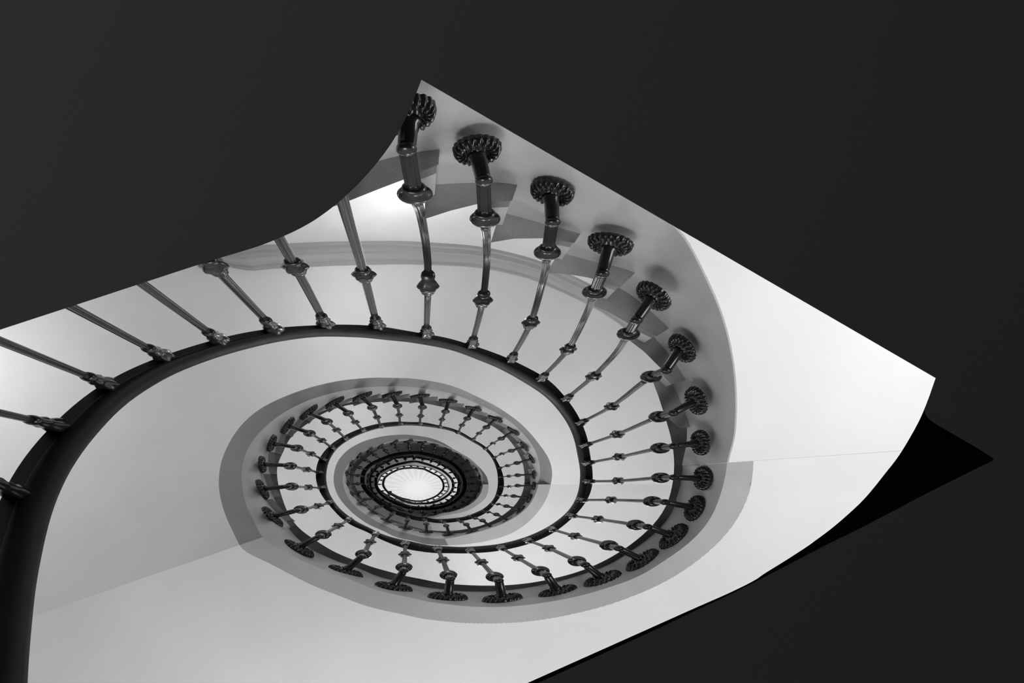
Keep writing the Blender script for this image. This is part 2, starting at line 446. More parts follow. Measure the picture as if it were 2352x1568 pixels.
# round the arc's back edge with extra points
def densify(a, n):
    out = []
    for i in range(len(a) - 1):
        for k in range(n):
            out.append((a[i][0] + (a[i + 1][0] - a[i][0]) * k / n, a[i][1] + (a[i + 1][1] - a[i][1]) * k / n))
    out.append(a[-1]); return out


def chaikin(a, n=2):
    for _ in range(n):
        b = [a[0]]
        for p, q in zip(a, a[1:]):
            b += [(0.75 * p[0] + 0.25 * q[0], 0.75 * p[1] + 0.25 * q[1]), (0.25 * p[0] + 0.75 * q[0], 0.25 * p[1] + 0.75 * q[1])]
        b.append(a[-1]); a = b
    return a


top_curve = chaikin(EDGE_TOP[:22] + [EDGE_TOP[22]], 2)
arc_s = chaikin(EDGE_ARC, 2); shadow_s = chaikin(EDGE_SHADOW, 2)
front = [P(x, y, SLAB_LO) for x, y in top_curve + [EDGE_TOP[23]] + shadow_s]
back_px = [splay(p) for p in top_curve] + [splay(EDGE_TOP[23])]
for i, (pa, pd) in enumerate(zip(arc_s, shadow_s)):
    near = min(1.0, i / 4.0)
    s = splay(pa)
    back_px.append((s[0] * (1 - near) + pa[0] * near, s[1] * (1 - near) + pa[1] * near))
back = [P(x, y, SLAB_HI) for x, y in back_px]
HX, HY = 2.6, 2.6
rect = lambda h: [Vector((-HX, -HY, h + EYE)), Vector((HX, -HY, h + EYE)), Vector((HX, HY, h + EYE)), Vector((-HX, HY, h + EYE))]


def holed(h, hole):
    mb = MB(); outer = rect(h)
    tris = tessellate_polygon([outer, hole])
    pts = outer + hole
    mb.v = [tuple(p) for p in pts]; mb.f = [tuple(t) for t in tris]
    return mb


cm = holed(SLAB_LO, front)  # slab stands in for the dark ground around the bright stair view
top = holed(SLAB_HI, back)
o0 = len(cm.v); cm.v += top.v; cm.f += [tuple(i + o0 for i in t) for t in top.f]
ra, rb = rect(SLAB_LO), rect(SLAB_HI)
for i in range(4):
    cm.poly([ra[i], ra[(i + 1) % 4], rb[(i + 1) % 4], rb[i]])
ceil = cm.build('surround', M_SURROUND, smooth=False)  # stand-in slab for the dark ground, not a hall ceiling
tag(ceil, 'dark charcoal slab standing in for the ground around the stair view', 'surround', kind='structure')
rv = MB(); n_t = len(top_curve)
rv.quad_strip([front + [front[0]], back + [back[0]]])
o = rv.build('painted_shadow_edge', M_SHADOW); tag(o, 'black edge of the opening, its right side painted as a cast shadow', 'trim', kind='structure')
fl = MB(); fl.prism([Vector((-HX, -HY, -0.1)), Vector((HX, -HY, -0.1)), Vector((HX, HY, -0.1)), Vector((-HX, HY, -0.1))], 0.1)
tag(fl.build('floor', M_FLOOR, smooth=False), 'dark stone floor of the hall', 'floor', kind='structure')
for nm, (x0, y0, x1, y1) in dict(left=(-HX - .1, -HY, -HX, HY), right=(HX, -HY, HX + .1, HY), front=(-HX, -HY - .1, HX, -HY), back=(-HX, HY, HX, HY + .1)).items():
    w = MB(); w.prism([Vector((x0, y0, 0)), Vector((x1, y0, 0)), Vector((x1, y1, 0)), Vector((x0, y1, 0))], EYE + SLAB_HI)
    tag(w.build('wall_' + nm, M_SURROUND, smooth=False), 'dark %s wall of the hall' % nm, 'wall', kind='structure')

# ------------------------------------------------------------------ outer wall of the stairwell and its cornice
TOPZ = 18.3
ow = MB()
ang = frange(0, 360, 2.0)[:-1]
hs = [0.5] + frange(1, TOPZ, 1.0)
ow.quad_strip([[polar(a, wall_R(a), h) for a in ang] for h in hs], closed_u=True)
ow.quad_strip([[polar(a, wall_R(a) + 0.12, h) for a in ang] for h in hs], closed_u=True)
tag(ow.build('wall_outer', M_WALL), 'white curved outer wall of the stairwell', 'wall', kind='structure')
corn_prof = [(0.0, -0.10), (0.016, -0.10), (0.018, -0.075), (0.040, -0.072), (0.042, -0.052), (0.046, -0.050), (0.060, -0.040), (0.068, -0.022), (0.070, -0.012), (0.084, -0.010), (0.086, 0.0)]


def soffit_h(t):
    return Z(t) - 1.0


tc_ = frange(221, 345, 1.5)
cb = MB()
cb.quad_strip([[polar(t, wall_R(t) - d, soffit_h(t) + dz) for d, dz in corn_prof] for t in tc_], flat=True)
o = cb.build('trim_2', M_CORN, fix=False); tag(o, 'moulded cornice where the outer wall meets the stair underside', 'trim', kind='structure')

# ------------------------------------------------------------------ stair bodies
FACE_TOP = -0.75


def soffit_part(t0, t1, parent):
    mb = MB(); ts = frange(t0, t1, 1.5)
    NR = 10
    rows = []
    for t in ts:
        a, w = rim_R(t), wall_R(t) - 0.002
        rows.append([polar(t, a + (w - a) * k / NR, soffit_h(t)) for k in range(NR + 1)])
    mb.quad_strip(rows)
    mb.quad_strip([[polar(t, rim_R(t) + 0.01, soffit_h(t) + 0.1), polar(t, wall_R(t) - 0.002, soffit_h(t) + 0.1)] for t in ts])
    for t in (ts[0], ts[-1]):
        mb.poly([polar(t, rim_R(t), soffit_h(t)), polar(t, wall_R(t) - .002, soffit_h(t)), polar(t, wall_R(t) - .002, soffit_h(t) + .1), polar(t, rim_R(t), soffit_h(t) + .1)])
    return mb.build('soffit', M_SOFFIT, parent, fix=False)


def string_part(t0, t1, parent, tops, mat=None):
    """vertical inner face on the well side, with its underside strip"""
    mb = MB(); ts = frange(t0, t1, 1.0)
    low, rim, mid, up, back = [], [], [], [], []
    for t in ts:
        rb, ra = BOT.R(t), rim_R(t)
        h = soffit_h(t)
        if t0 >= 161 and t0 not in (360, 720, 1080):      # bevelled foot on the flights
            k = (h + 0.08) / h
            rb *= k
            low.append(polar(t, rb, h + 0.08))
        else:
            low.append(polar(t, rb, h))
        rim.append(polar(t, ra + 0.001, h))
        fr_ = face_R(t) if t > 4 else rb
        mid.append(polar(t, min(fr_, rb), Z(t) - 0.90))
        fu = min(fr_, rb) * (1.005 if t > 4 else 1.0)
        up.append(polar(t, fu, tops(t))); back.append(polar(t, fu + 0.06, tops(t)))
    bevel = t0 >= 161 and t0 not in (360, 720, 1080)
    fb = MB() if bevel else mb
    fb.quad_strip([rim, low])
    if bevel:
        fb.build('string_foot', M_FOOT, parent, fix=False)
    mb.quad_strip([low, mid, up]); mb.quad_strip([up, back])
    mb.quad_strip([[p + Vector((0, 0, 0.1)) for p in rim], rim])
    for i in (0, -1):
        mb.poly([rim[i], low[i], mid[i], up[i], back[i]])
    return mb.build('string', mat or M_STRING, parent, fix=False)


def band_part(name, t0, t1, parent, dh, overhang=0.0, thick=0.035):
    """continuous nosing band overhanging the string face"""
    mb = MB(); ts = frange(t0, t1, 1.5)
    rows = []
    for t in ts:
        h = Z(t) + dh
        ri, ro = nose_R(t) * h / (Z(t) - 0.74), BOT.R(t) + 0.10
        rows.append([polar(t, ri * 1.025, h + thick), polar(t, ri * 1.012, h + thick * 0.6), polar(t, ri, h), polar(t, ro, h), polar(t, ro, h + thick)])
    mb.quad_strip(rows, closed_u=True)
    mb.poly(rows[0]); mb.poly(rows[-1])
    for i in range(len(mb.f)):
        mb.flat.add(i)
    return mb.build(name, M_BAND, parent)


def tread_poly(parent, lip, end_t, h, out=0.6, thick=0.04):
    """lip: plan points of the front edge on the well side (Vectors)"""
    ext = []
    for p in reversed(lip):
        d = Vector((p.x, p.y, 0)).normalized()
        ext.append(Vector((p.x + d.x * out, p.y + d.y * out, p.z)))
    mb = MB(); mb.prism(lip + ext, thick, True)
    return mb.build('tread', M_TREAD, parent, smooth=False)


flight_names = [('the lowest flight, its stepped treads at the upper right', -104, -4),
                ('the second flight, curving left around the middle of the well', 161, 360),
                ('the third flight, the smaller ring of treads around the centre', 422, 720),
                ('the dark fourth flight close around the bright skylight', 790, 1080),
                ('the topmost flight right below the skylight', 1150, 1440)]
# --- lowest flight
fl0 = empty('stair_flight', polar(-50, BOT.R(-50), soffit_h(-50)), 'white curved stair underside and stepped grey treads at the upper right', 'stairs', 'stair flights')
SLABS = [  # front edge sighted left to right
    ([(740, 484), (802, 461), (870, 434), (931, 411), (964, 395), (1007, 378)], (991, 306)),
    ([(975, 503), (1034, 484), (1094, 469), (1130, 463), (1176, 461)], (1171, 392)),
    ([(1127, 557), (1180, 548), (1247, 547), (1285, 551), (1319, 558)], (1325, 502)),
    ([(1255, 626), (1308, 630), (1350, 637), (1390, 648), (1424, 660)], (1446, 614)),
    ([(1360, 700), (1400, 718), (1443, 742), (1475, 755), (1508, 772)], (1531, 742)),
    ([(1440, 777), (1480, 808), (1510, 838), (1535, 862), (1553, 881)], (1583, 860)),
    ([(1499, 875), (1518, 925), (1530, 955), (1545, 970), (1563, 984)], (1603, 970))]
slab_info = []
for lip_px, corner in SLABS:
    tcn = unwrap([corner], -40)[0][0]
    slab_info.append((tcn, Z(tcn) - 0.75))
def top0(t):
    for tcn, h in slab_info:
        if t <= tcn:
            return h + 0.01
    return Z(t) - 0.735
soffit_part(-104, -4, fl0)
string_part(-104, -4, fl0, top0)
for (lip_px, corner), (tcn, h) in zip(SLABS, slab_info):
    lip = [P(x, y, h) for x, y in lip_px]
    tread_poly(fl0, lip, tcn, h)
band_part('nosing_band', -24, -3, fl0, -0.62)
for k in range(len(SLABS) - 1):
    # riser end standing on each tread below the next one
    (lip_px, corner), (tcn, h) = SLABS[k], slab_info[k]
    h2 = slab_info[k + 1][1]
    e = P(*lip_px[-1], h); f_ = P(*lip_px[-2], h)
    tdir = (f_ - e); tdir.z = 0; tdir.normalize()
    rdir = Vector((e.x, e.y, 0)).normalized()
    a = e + rdir * 0.006 + tdir * 0.003
    pts = [a, a + tdir * 0.045, a + tdir * 0.045 + rdir * 0.2, a + rdir * 0.2]
    pts = [Vector((p.x, p.y, h + 0.04 + EYE)) for p in pts]
    mb = MB(); mb.prism(pts, max(0.02, h2 - h - 0.045)); mb.build('riser', M_STRING, fl0, smooth=False)

LAND = [(-3.95, 161, 'pale landing underside with grey edge band at the bottom right', -4, 161),
        (360, 422, 'landing with grey edge band at the right of the middle ring', 360, 422),
        (720, 790, 'small landing on the ring around the skylight', 720, 790),
        (1080, 1150, 'highest landing beside the skylight', 1080, 1150)]


def topl(t):
    return Z(t) - 0.735


for t0, t1, lab, _, _ in LAND:
    r_ = empty('stair_landing', polar((t0 + t1) / 2, BOT.R((t0 + t1) / 2), soffit_h((t0 + t1) / 2)), lab, 'landing', 'stair landings')
    soffit_part(t0, t1, r_); string_part(t0, t1, r_, topl)
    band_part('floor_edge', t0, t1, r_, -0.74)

# ------------------------------------------------------------------ baluster sightings
ros_t = [a for a, _ in unwrap([b[0] for b in B_FULL], -30)]
mnt_t = [a for a, _ in unwrap([b[3] for b in B_FULL], -30)]
far_rt = [a for a, _ in unwrap([b[0] for b in B_FAR], ros_t[-1] + 8)]
far_mt = [a for a, _ in unwrap([b[1] for b in B_FAR], mnt_t[-1] + 8)]
top_t = [a for a, _ in unwrap(B_TOP, far_mt[-1] + 8)]

# --- second and later flights, one tread to each baluster
treads_t = [t for t in ros_t + far_rt]
labels_f = {1: 'white stair underside with small grey treads curving left around the middle', 2: 'third flight up, its tread ends ringing the small inner well',
            3: 'dark fourth flight high up, encircling the skylight rings', 4: 'topmost flight right below the glowing skylight'}
SPAN = {1: (161, 360), 2: (422, 720), 3: (790, 1080), 4: (1150, 1600)}
for k, (t0, t1) in SPAN.items():
    r_ = empty('stair_flight', polar((t0 + t1) / 2, BOT.R((t0 + t1) / 2), soffit_h((t0 + t1) / 2)), labels_f[k], 'stairs', 'stair flights')
    soffit_part(t0, t1, r_); string_part(t0, t1, r_, lambda t: Z(t) - 0.70)
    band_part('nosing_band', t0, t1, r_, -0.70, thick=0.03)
    ts = [t for t in treads_t if t0 - 2 < t < min(t1, 1100) - 2]
    for i, t in enumerate(ts):
        d = (ts[i + 1] - t) if i + 1 < len(ts) else (t - ts[i - 1])
        a0, a1 = t - 0.40 * d, min(t + 0.62 * d, t1 + 3)
        h = Z(t + 0.1 * d) - 0.765
        lip = [polar(a, max(nose_R(a) + 0.004, face_R(a) - 0.024), h) for a in frange(a0, a1, 2.0)]
        tread_poly(r_, lip, a1, h, out=0.5, thick=0.03)

# ------------------------------------------------------------------ handrail
def I_R(t):
    if t <= 395:
        return INN.R(t)
    return OUT.R(t) - 0.05 * (0.75 + 0.25 * abs(math.cos(math.radians(t))))


T_END = 1603.5
hr = empty('handrail', P(70, 1400, Z(-200)), 'black polished handrail spiralling up the well above the iron balusters', 'handrail')
rows_s, rows_w = [], []
for t in frange(-215, T_END, 1.5):
    ro, ri = OUT.R(t), I_R(t)
    w = ro - ri; m = ro - 0.46 * w; z = Z(t)
    rows_s.append([polar(t, ro, z), polar(t, m - 0.004, z), polar(t, m - 0.004, z + 0.012), polar(t, ro, z + 0.012)])
    rows_w.append([polar(t, m, z - 0.003), polar(t, m - 0.003, z - 0.006), polar(t, m - 0.35 * (m - ri), z - 0.004), polar(t, ri + 0.15 * w, z + 0.004), polar(t, ri + 0.03 * w, z + 0.018),
                   polar(t, ri, z + 0.034), polar(t, ri + 0.04 * w, z + 0.05), polar(t, ri + 0.3 * w, z + 0.062), polar(t, m, z + 0.066),
                   polar(t, ro - 0.08 * w, z + 0.055), polar(t, ro + 0.001, z + 0.035), polar(t, ro - 0.002, z + 0.0125), polar(t, m, z + 0.0125)])
ms = MB(); ms.quad_strip(rows_s, closed_u=True, flat=True); ms.poly(rows_s[0]); ms.poly(rows_s[-1])
strip = ms.build('iron_strip', M_STRIP, hr)
mw = MB(); mw.quad_strip(rows_w, closed_u=True); mw.poly(rows_w[0]); mw.poly(rows_w[-1])
mw.build('wooden_rail', M_WOOD, hr)
# the squared newel end at the very top
pe = polar(T_END, OUT.R(T_END) - 0.02, Z(T_END))
mb = MB(); mb.prism([pe + Vector((-0.06, -0.03, -0.05)), pe + Vector((0.06, -0.03, -0.05)), pe + Vector((0.06, 0.03, -0.05)), pe + Vector((-0.06, 0.03, -0.05))], 0.12)
mb.build('end_cap', M_WOOD, hr, smooth=False)
for sx, sy, st in [(1347, 1086, 0), (1319, 1168, 10), (1236, 1229, 50), (1110, 1261, 50), (964, 1253, 90), (834, 1212, 120), (264, 873, -150), (300, 875, -155), (404, 822, -155)]:
    t = unwrap([(sx, sy)], st)[0][0]
    c = P(sx, sy, Z(t) - 0.001)
    mb = MB(); mb.prism([c + Vector((0.0035 * math.cos(q * PI / 5), 0.0024 * math.sin(q * PI / 5), -0.001)) for q in range(10)], 0.004)
    mb.build('screw', M_SCREW, hr, smooth=False)

# ------------------------------------------------------------------ balusters
SQ = 0.55      # the whole well is squeezed across: iron sections are oval in plan too


def lathe(mb, spine, prof, seg=16, flute=0, depth=0.0, cap=True, lobes=0, phase=0.0):
    """spine(u)->Vector; prof: list of (u, radius, lobe_amp)"""
    rows = []
    for u, r, amp in prof:
        c = spine(u)
        row = []
        for j in range(seg):
            a = 2 * PI * j / seg
            rr = r
            if flute:
                rr *= 1 - depth * (0.5 + 0.5 * math.cos(flute * a))
            if lobes and amp:
                rr *= 1 + amp * math.cos(lobes * a + phase)
            row.append((c.x + rr * math.cos(a), c.y + SQ * rr * math.sin(a), c.z))
        rows.append(row)
    o = mb.quad_strip(rows, closed_u=True)
    if cap:
        mb.f.append(tuple(range(o, o + seg))); n = len(rows)
        mb.f.append(tuple(range(o + n * seg - 1, o + (n - 1) * seg - 1, -1)))


def path(pts):
    """smooth curve by height through points (lists of Vector sorted by z)"""
    hs_ = np.array([p.z for p in pts]); xs = np.array([p.x for p in pts]); ys = np.array([p.y for p in pts])

    def cm(v, h):
        i = int(np.clip(np.searchsorted(hs_, h) - 1, 0, len(hs_) - 2))
        def slope(k):
            if k == 0: return (v[1] - v[0]) / (hs_[1] - hs_[0])
            if k == len(v) - 1: return (v[-1] - v[-2]) / (hs_[-1] - hs_[-2])
            return (v[k + 1] - v[k - 1]) / (hs_[k + 1] - hs_[k - 1])
        d = hs_[i + 1] - hs_[i]; s = (h - hs_[i]) / d
        if s < 0 or s > 1:
            k = 0 if s < 0 else len(v) - 1
            return v[k] + slope(k) * (h - hs_[k])
        return ((1 + 2 * s) * (1 - s) ** 2 * v[i] + s * (1 - s) ** 2 * d * slope(i) + s * s * (3 - 2 * s) * v[i + 1] + s * s * (s - 1) * d * slope(i + 1))
    return lambda h: Vector((cm(xs, h), cm(ys, h), h))


def rosette_mesh(mb, c, n, t, rv, rt, seg, rings):
    """gadrooned disc: c centre on the wall face, n outward normal, t tangent"""
    up = Vector((0, 0, 1))
    lob = 20
    rows = []
    prof = [(1.0, 0.0, 0), (1.0, 0.010, 0.0), (0.985, 0.014, .05), (0.93, 0.020, .28), (0.84, 0.025, .36), (0.72, 0.027, .36), (0.60, 0.024, .30), (0.54, 0.017, .08), (0.50, 0.014, 0), (0.46, 0.017, 0), (0.40, 0.024, .10), (0.28, 0.030, .10), (0.12, 0.033, 0)]
    for rr, hh, am in prof:
        row = []
        for j in range(seg):
            a = 2 * PI * j / seg
            l = lob if rr > 0.45 else 8
            b = 2 * abs(math.cos(l * a / 2)) - 1
            h = hh * (1 + am * b)
            r2 = rr * (1 + (0.03 * b if rr > 0.8 else 0))
            p = c + t * (rt * r2 * math.cos(a)) + up * (rv * r2 * math.sin(a)) + n * (h * 0.46)
            row.append(p)
        rows.append(row)
    o = mb.quad_strip(rows, closed_u=True)
    mb.f.append(tuple(o + (len(rows) - 1) * seg + j for j in range(seg)))


def tang(t):
    return math.sqrt(t.x ** 2 + (SQ * t.y) ** 2)


def sweep_h(mb, a, b, n, t, prof, seg=12):
    """horizontal arm from a to b; prof (s, radius)"""
    up = Vector((0, 0, 1)); rows = []
    tt = tang(t)
    for s, r in prof:
        c = a.lerp(b, s)
        rows.append([c + t * (r * tt * math.cos(2 * PI * j / seg)) + up * (r * 0.8 * math.sin(2 * PI * j / seg)) for j in range(seg)])
    o = mb.quad_strip(rows, closed_u=True)
    mb.f.append(tuple(range(o, o + seg)))
    mb.f.append(tuple(o + (len(rows) - 1) * seg + j for j in range(seg)))


KNOT = [(-.030, .0100, 0), (-.027, .0135, 0), (-.023, .0148, 0), (-.019, .0135, 0), (-.017, .0118, 0), (-.012, .0165, .06), (-.005, .0205, .10), (.000, .0212, .12), (.004, .0205, .10), (.007, .0160, .05),
        (.010, .0165, 0), (.014, .0172, 0), (.018, .0155, 0), (.020, .0120, 0), (.024, .0140, 0), (.028, .0138, 0), (.032, .0095, 0)]
COLLAR = [(-.026, .0125, 0), (-.024, .0175, 0), (-.018, .0185, 0), (-.014, .017, 0), (-.010, .0235, 0), (-.003, .0270, 0), (.004, .0262, 0), (.009, .0215, 0), (.012, .0165, 0), (.015, .0172, 0), (.020, .0165, 0), (.023, .0130, 0), (.030, .0105, 0)]
MOUNT = [(-.086, .0090, 0), (-.083, .0128, 0), (-.077, .0142, 0), (-.072, .0138, 0), (-.069, .0120, .03), (-.062, .0140, .08), (-.052, .0158, .12), (-.044, .0150, .06), (-.040, .0130, .0), (-.034, .0165, .08), (-.025, .0195, .11), (-.014, .0210, .13), (-.006, .0200, .11), (.000, .0170, .06), (.003, .0110, .03)]


def baluster(ros, elbow, collar, knot, mount, t, label, group, base_pt=None, size=1.0, extra=(), detail=2, kd=0.38):
    z = Z(t)
    mtop = P(*mount, z - 0.02)
    kp = P(*knot, z - kd)
    seg = 24 if detail == 2 else 16
    fs, fn = (48, 8) if detail == 2 else (24, 6)
    if ros is not None:
        lo = 0.06 if elbow else 0.0
        cp = P(*collar, z - 0.80 - lo)
        za = z - 0.90 - lo
        ep = P(*elbow, za) if elbow else Vector((cp.x, cp.y, za + EYE))
        rp = P(*ros, za)
        pts = [ep, cp] + [P(x, y, h) for x, y, h in extra] + [kp, mtop]
        root_loc = rp
    else:
        pts = [P(x, y, h) for x, y, h in extra] + [kp, mtop]
        if base_pt is not None:
            pts = [base_pt] + pts
        root_loc = pts[0]
    pts.sort(key=lambda p: p.z)
    sp = path(pts)
    root = empty('baluster', root_loc, label, 'baluster', group)
    zt = mtop.z + 0.02
    kz = kp.z
    # mount
    lobe = 6
    mb = MB(); lathe(mb, sp, [(zt + u * 1.0, r, a) for u, r, a in MOUNT], seg=48 if detail == 2 else 18, lobes=lobe)
    mb.build('rail_mount', M_IRON, root)
    mb = MB(); lathe(mb, sp, [(kz + u * 1.05, r * 1.1, a) for u, r, a in KNOT], seg=30 if detail == 2 else 18, lobes=6)
    mb.build('knot', M_IRON, root)
    if ros is not None:
        cz = cp.z; ez = ep.z
        mb = MB(); lathe(mb, sp, [(cz + u, r, a) for u, r, a in COLLAR], seg=seg)
        mb.build('collar', M_IRON, root)
        # shaft: collar to mount
        zs = np.linspace(cz + 0.02, zt - 0.07, 14)
        mb = MB(); lathe(mb, sp, [(h, .0098 - .0018 * i / 13, 0) for i, h in enumerate(zs)], seg=fs, flute=fn, depth=.2)
        mb.build('shaft', M_SHAFT, root)
        zs = np.linspace(ez, cz - 0.02, 6)
        mb = MB(); lathe(mb, sp, [(h, .0128, 0) for h in zs], seg=fs, flute=fn, depth=.2)
        mb.build('sleeve', M_SHAFT, root)
        n = Vector((ep.x - rp.x, ep.y - rp.y, 0))
        if n.length < 0.02:
            n = -Vector((rp.x, rp.y, 0))
        n.normalize(); tt = Vector((-n.y, n.x, 0))
        # ball at the elbow
        mb = MB(); rb = .0145
        lathe(mb, lambda u: Vector((ep.x + n.x * .004, ep.y + n.y * .004, u)), [(ez + rb * math.sin(q) * .95 - 0.002, max(0.0008, rb * math.cos(q)), 0) for q in np.linspace(-PI / 2, PI / 2, 9)], seg=16)
        mb.build('elbow_ball', M_IRON, root)
        mb = MB()
        sweep_h(mb, rp, ep, n, tt, [(0, .017), (.15, .016), (.2, .0135), (.9, .0128), (1, .0125)], 14)
        mb.build('bracket_arm', M_IRON, root)
        mb = MB()
        at = math.degrees(math.atan2(rp.y, rp.x)); at += 360 * round((t - at) / 360)
        fa, fb = polar(at - 4, BOT.R(at - 4), za), polar(at + 4, BOT.R(at + 4), za)
        tt = (fb - fa); tt.z = 0; tt.normalize(); n = Vector((-tt.y, tt.x, 0))
        if n.dot(rp.xy.to_3d()) > 0:
            n = -n
        rosette_mesh(mb, rp - n * 0.010, n, tt, (0.045 if t < 35 else 0.035) * (0.5 + 0.5 * size), 0.056 * size * tang(tt), 120 if detail == 2 else 60, 8)
        mb.build('rosette', M_IRON, root)
    else:
        z0 = pts[0].z
        zs = np.linspace(z0, zt - 0.07, 18)
        mb = MB(); lathe(mb, sp, [(h, .0108 - .0018 * i / 17, 0) for i, h in enumerate(zs)], seg=48, flute=8, depth=.2)
        mb.build('shaft', M_SHAFT, root)
    return root


G1 = 'iron balusters of the lowest run'
ORD = ['first', 'second', 'third', 'fourth', 'fifth', 'sixth', 'seventh', 'eighth', 'ninth', 'tenth', 'eleventh', 'twelfth', 'thirteenth', 'fourteenth', 'fifteenth', 'sixteenth', 'seventeenth',
       'eighteenth', 'nineteenth', 'twentieth', 'twenty-first', 'twenty-second', 'twenty-third', 'twenty-fourth', 'twenty-fifth', 'twenty-sixth', 'twenty-seventh', 'twenty-eighth', 'twenty-ninth', 'thirtieth',
       'thirty-first', 'thirty-second', 'thirty-third', 'thirty-fourth', 'thirty-fifth']

# the first eight stand on top of the dark slab
LOW = [((25, 1127), None, (-60, 1085)), ((122, 975), None, (0, 948)), ((240, 880), None, (0, 783)), ((370, 815), None, (165, 705)), ((500, 778), None, (325, 650)),
       ((627, 753), (490, 610), None), ((747, 742), (678, 612), (640, 545)), ((866, 746), (836, 630), (785, 455))]
low_labels = ['dark fluted baluster half cut off at the left frame edge, lowest of its run', 'large fluted baluster at the left edge with a big leafy mount', 'second large fluted baluster from the left edge reaching the frame',
              'fluted baluster cut by the dark edge, third from the left', 'fluted baluster cut by the dark edge, fourth from the left', 'fluted baluster whose knot is half hidden by the dark edge',
              'fluted baluster with its full knot just inside the dark edge', 'long leaning baluster whose foot vanishes behind the curled dark edge']
for (mount, knot, far), lab in zip(LOW, low_labels):
    t = unwrap([mount], -140)[0][0]
    z = Z(t)
    rm = math.hypot(mount[0] - VX, mount[1] - VY)
    ext = []; kd = 0.38
    if knot is None:
        rf = math.hypot(far[0] - VX, far[1] - VY)
        hf = z * rm / rf * 0.985
        mt = P(*mount, z - 0.02); fp = P(*far, hf)
        kd = 0.47
        k = (z - kd + EYE - mt.z) / (fp.z - mt.z)
        kp = mt + (fp - mt) * k
        base = mt + (fp - mt) * ((SLAB_HI + EYE - mt.z) / (fp.z - mt.z))
        hk = z - kd
        knot = (VX + kp.x * F / hk, VY + kp.y * F / hk)
        ext = [(far[0], far[1], hf)] if abs(hf - hk) > 0.06 else []
    else:
        kp = P(*knot, z - 0.38)
        if far:
            mt = P(*mount, z - 0.02)
            rk = math.hypot(knot[0] - VX, knot[1] - VY); rf = math.hypot(far[0] - VX, far[1] - VY)
            hf = (z - 0.38) * rk / rf
            ext = [(far[0], far[1], hf)]
            if far == (785, 455):
                ext.append((825, 590, (z - 0.38) * 0.93))
            fp = P(*far, hf)
            base = kp + (fp - kp) * ((SLAB_HI + EYE - kp.z) / (fp.z - kp.z))
        else:
            mt = P(*mount, z - 0.02)
            base = mt + (kp - mt) * ((SLAB_HI + EYE - mt.z) / (kp.z - mt.z))
    baluster(None, None, None, knot, mount, t, lab, G1, base_pt=base, extra=ext, kd=kd)

CURL = [  # rosette, elbow, collar, knot, mount, size, extra sightings
    ((940, 272), (934, 337), (953, 446), (983, 658), (979, 766), .68, [(968, 500, .60), (982, 590, .44)]),
    ((1096, 352), (1110, 410), (1114, 503), (1109, 690), (1084, 790), .68, [(1118, 560, .60), (1117, 620, .47)]),
    ((1266, 448), (1269, 506), (1257, 580), (1219, 741), (1174, 824), .72, [(1248, 640, .58)]),
    ((1400, 566), (1384, 625), (1365, 671), (1305, 802), (1244, 868), .80, [(1345, 725, .58)]),
    ((1497, 684), (1463, 733), (1443, 767), (1363, 864), (1301, 915), .84, [(1411, 815, .57)])]
curl_labels = ['iron baluster whose rosette is sliced by the dark edge near the top corner', 'iron baluster with the largest whole rosette, nearest the top corner', 'iron baluster with the second largest rosette, beside the third stone tread',
               'iron baluster with a faded grey collar, fourth rosette from the top corner', 'pale hazed iron baluster, fifth rosette from the top corner']
for (ros, el, co, kn, mo, sz, ext), lab in zip(CURL, curl_labels):
    t = unwrap([mo], -60)[0][0]
    baluster(ros, el, co, kn, mo, t, lab, G1, size=sz, extra=[(x, y, Z(t) - d) for x, y, d in ext])

cnt = {'l': 0, 'm': 0, 'i': 0}
for i, (ros, co, kn, mo) in enumerate(B_FULL):
    t = mnt_t[i]
    if i < 15:
        lab = 'dark iron baluster on the lowest run, %s clockwise after the five nearest the top corner' % ORD[i]; g = G1
    elif t < 360:
        lab = 'dark iron baluster on the middle ring, %s clockwise from its lower left' % ORD[cnt['m']]; g = 'iron balusters of the middle ring'; cnt['m'] += 1
    else:
        lab = 'small iron baluster on the lower right of the middle ring, %s clockwise from the right' % ORD[cnt['i']]; g = 'iron balusters of the middle ring'; cnt['i'] += 1
    size = 0.9 if i == 0 else 1.0
    baluster(ros, None, co, kn, mo, t, lab, g, size=size, detail=2 if i < 31 else 1)


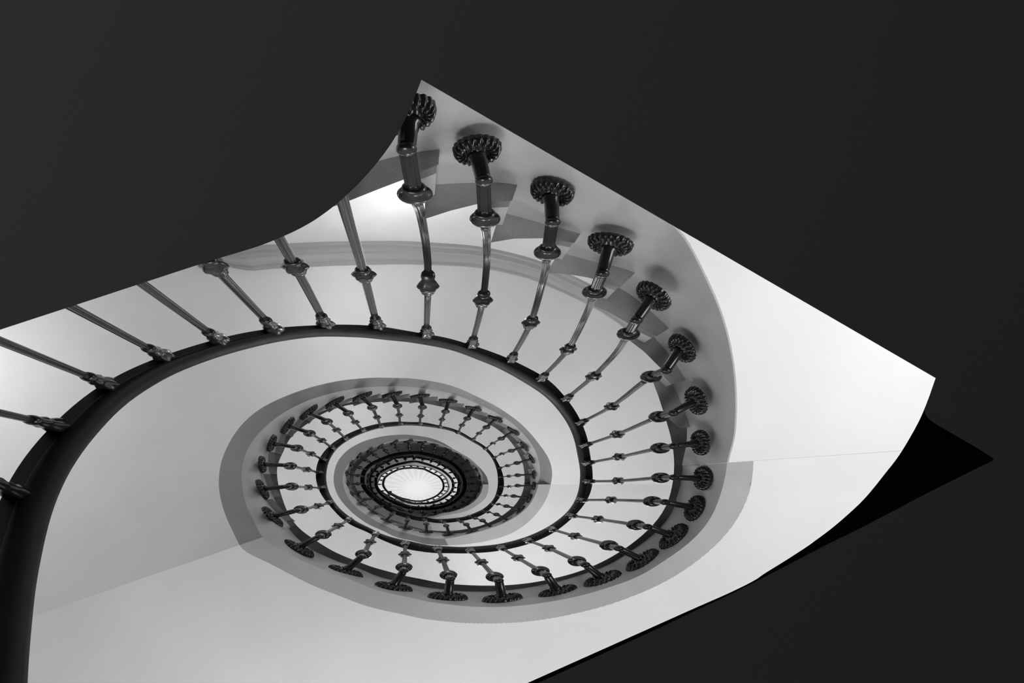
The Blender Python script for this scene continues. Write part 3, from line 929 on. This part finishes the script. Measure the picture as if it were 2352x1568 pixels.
def small_baluster(rp, t, mo, label, group):
    """distant baluster: a rosette, its bracket and a shaft with collar and knot"""
    z = Z(t); mtop = P(*mo, z - 0.01)
    d = Vector((rp.x, rp.y, 0)).normalized()
    ep = Vector((mtop.x + d.x * .012, mtop.y + d.y * .012, rp.z))
    n = Vector((ep.x - rp.x, ep.y - rp.y, 0))
    n = n.normalized() if n.length > 0.01 else -d
    tt = Vector((-n.y, n.x, 0))
    root = empty('baluster', rp, label, 'baluster', group)
    sp = path([ep, mtop])
    h0, h1 = ep.z, mtop.z
    L = h1 - h0
    mb = MB()
    lathe(mb, sp, [(h0, .013, 0), (h0 + .10, .013, 0), (h0 + .5 * L, .0095, 0), (h1, .0085, 0)], seg=8); mb.build('shaft', M_SHAFT, root)
    mb = MB(); lathe(mb, sp, [(h0 + .12 + u * 1.15, r * 1.1, 0) for u, r, a in COLLAR[1::2]], seg=10); mb.build('collar', M_IRON, root)
    mb = MB(); lathe(mb, sp, [(h0 + .5 + u, r, 0) for u, r, a in KNOT[1::3]], seg=10); mb.build('knot', M_IRON, root)
    mb = MB(); sweep_h(mb, rp, ep, n, tt, [(0, .017), (.2, .014), (1, .013)], 8); mb.build('bracket_arm', M_IRON, root)
    mb = MB()
    rows = []
    for rr, hh in [(1, 0), (1, .012), (.7, .02), (.25, .028)]:
        rows.append([rp - n * .012 + tt * (.056 * tang(tt) * rr * math.cos(2 * PI * j / 14)) + Vector((0, 0, .05 * rr * math.sin(2 * PI * j / 14))) + n * hh for j in range(14)])
    o_ = mb.quad_strip(rows, closed_u=True); mb.f.append(tuple(o_ + 42 + j for j in range(14)))
    mb.build('rosette', M_IRON, root)


c3 = c4 = 0
for (ros, mo), t in zip(B_FAR, far_mt):
    rp = P(*ros, Z(t) - 0.86)
    if t < 900:
        lab = 'tiny iron baluster on the dark inner ring, %s clockwise from its left side' % ORD[c3]; g = 'iron balusters of the dark inner ring'; c3 += 1
    else:
        lab = 'tiny iron baluster on the second ring from the skylight, %s clockwise from its left' % ORD[c4]; g = 'iron balusters second from the skylight'; c4 += 1
    small_baluster(rp, t, mo, lab, g)
for i, (mo, t) in enumerate(zip(B_TOP, top_t)):
    m_ = P(*mo, Z(t)); d = Vector((m_.x, m_.y, 0)).normalized()
    rp = Vector((m_.x + d.x * 0.075, m_.y + d.y * 0.075, Z(t) - 0.86 + EYE))
    small_baluster(rp, t, mo, 'tiniest iron baluster against the skylight glow, %s clockwise from the left' % ORD[i], 'iron balusters right under the skylight')

# ------------------------------------------------------------------ skylight over the well
sk = MB()
cx, cy = (958 - VX) * TOPZ / F, (1120 - VY) * TOPZ / F
rows = []
for k, hh in [(0.0, 0.45), (0.12, 0.45), (0.3, 0.40), (0.6, 0.22), (1.0, 0.0)]:
    rows.append([Vector((max(k, .002) * (wall_R(a) + .1) * math.cos(math.radians(a)), max(k, .002) * (wall_R(a) + .1) * math.sin(math.radians(a)), hh)) for a in frange(0, 360, 3)[:-1]])
sk.quad_strip(rows, closed_u=True)
so = sk.build('window_1', M_SKY, fix=False)
so.location = (cx, cy, TOPZ + EYE)
tag(so, 'round glowing skylight with radiating ribs at the top of the stairwell', 'skylight', kind='structure')

# ------------------------------------------------------------------ light
def point(name, loc, watts, radius=0.15):
    l = bpy.data.lights.new(name, 'POINT'); l.energy = watts; l.shadow_soft_size = radius
    o = bpy.data.objects.new(name, l); COL.objects.link(o); o.location = loc
    return o


def lamp(name, az, R, h, watts, radius=0.12):
    return point(name, polar(az, R, h), watts * 1.13, radius)


lamp('entry_lamp', 356, 1.2, 0.68, 21, 0.25)
lamp('entry_lamp', 104, 0.95, 0.66, 22, 0.25)
lamp('entry_lamp', 198, 1.8, 2.05, 5.0, 0.25)
lamp('stair_lamp', -86, 1.0, 2.75, 4.4, 0.15)
lamp('stair_lamp', 78, 1.2, 3.8, 15)
lamp('stair_lamp', 40, 1.4, 3.7, 9)
lamp('stair_lamp', 140, 1.3, 4.9, 2.5)
lamp('stair_lamp', 195, 1.7, 4.9, 6)
lamp('stair_lamp', 250, 1.2, 6.1, 6)
lamp('stair_lamp', 330, 1.6, 6.7, 2.5)
lamp('stair_lamp', 45, 1.35, 6.9, 13)
lamp('stair_lamp', 30, 1.6, 14.5, 22)
lamp('stair_lamp', 200, 1.6, 15.5, 20)
point('surround_fill', Vector((-1.9, -1.3, 0.45)), 150, 0.25)  # unseen light added to give the dark surround its left-to-right falloff

w = bpy.data.worlds.new('world'); scene.world = w; w.use_nodes = True
w.node_tree.nodes['Background'].inputs[0].default_value = (0.5, 0.5, 0.5, 1)
w.node_tree.nodes['Background'].inputs[1].default_value = 0.3

# ------------------------------------------------------------------ camera
cd = bpy.data.cameras.new('camera'); cam = bpy.data.objects.new('camera', cd); COL.objects.link(cam)
cam.location = (0, 0, EYE); cam.rotation_euler = (PI, 0, 0)
cd.sensor_fit = 'HORIZONTAL'; cd.sensor_width = 36; cd.lens = 36 * F / 2352
cd.shift_x = (1176 - VX) / 2352; cd.shift_y = (VY - 784) / 2352
cd.clip_start = 0.02; cd.clip_end = 100
scene.camera = cam
vs = scene.view_settings
vs.view_transform = 'Standard'; vs.look = 'None'; vs.exposure = 0.0; vs.gamma = 1.0
vs.use_curve_mapping = False
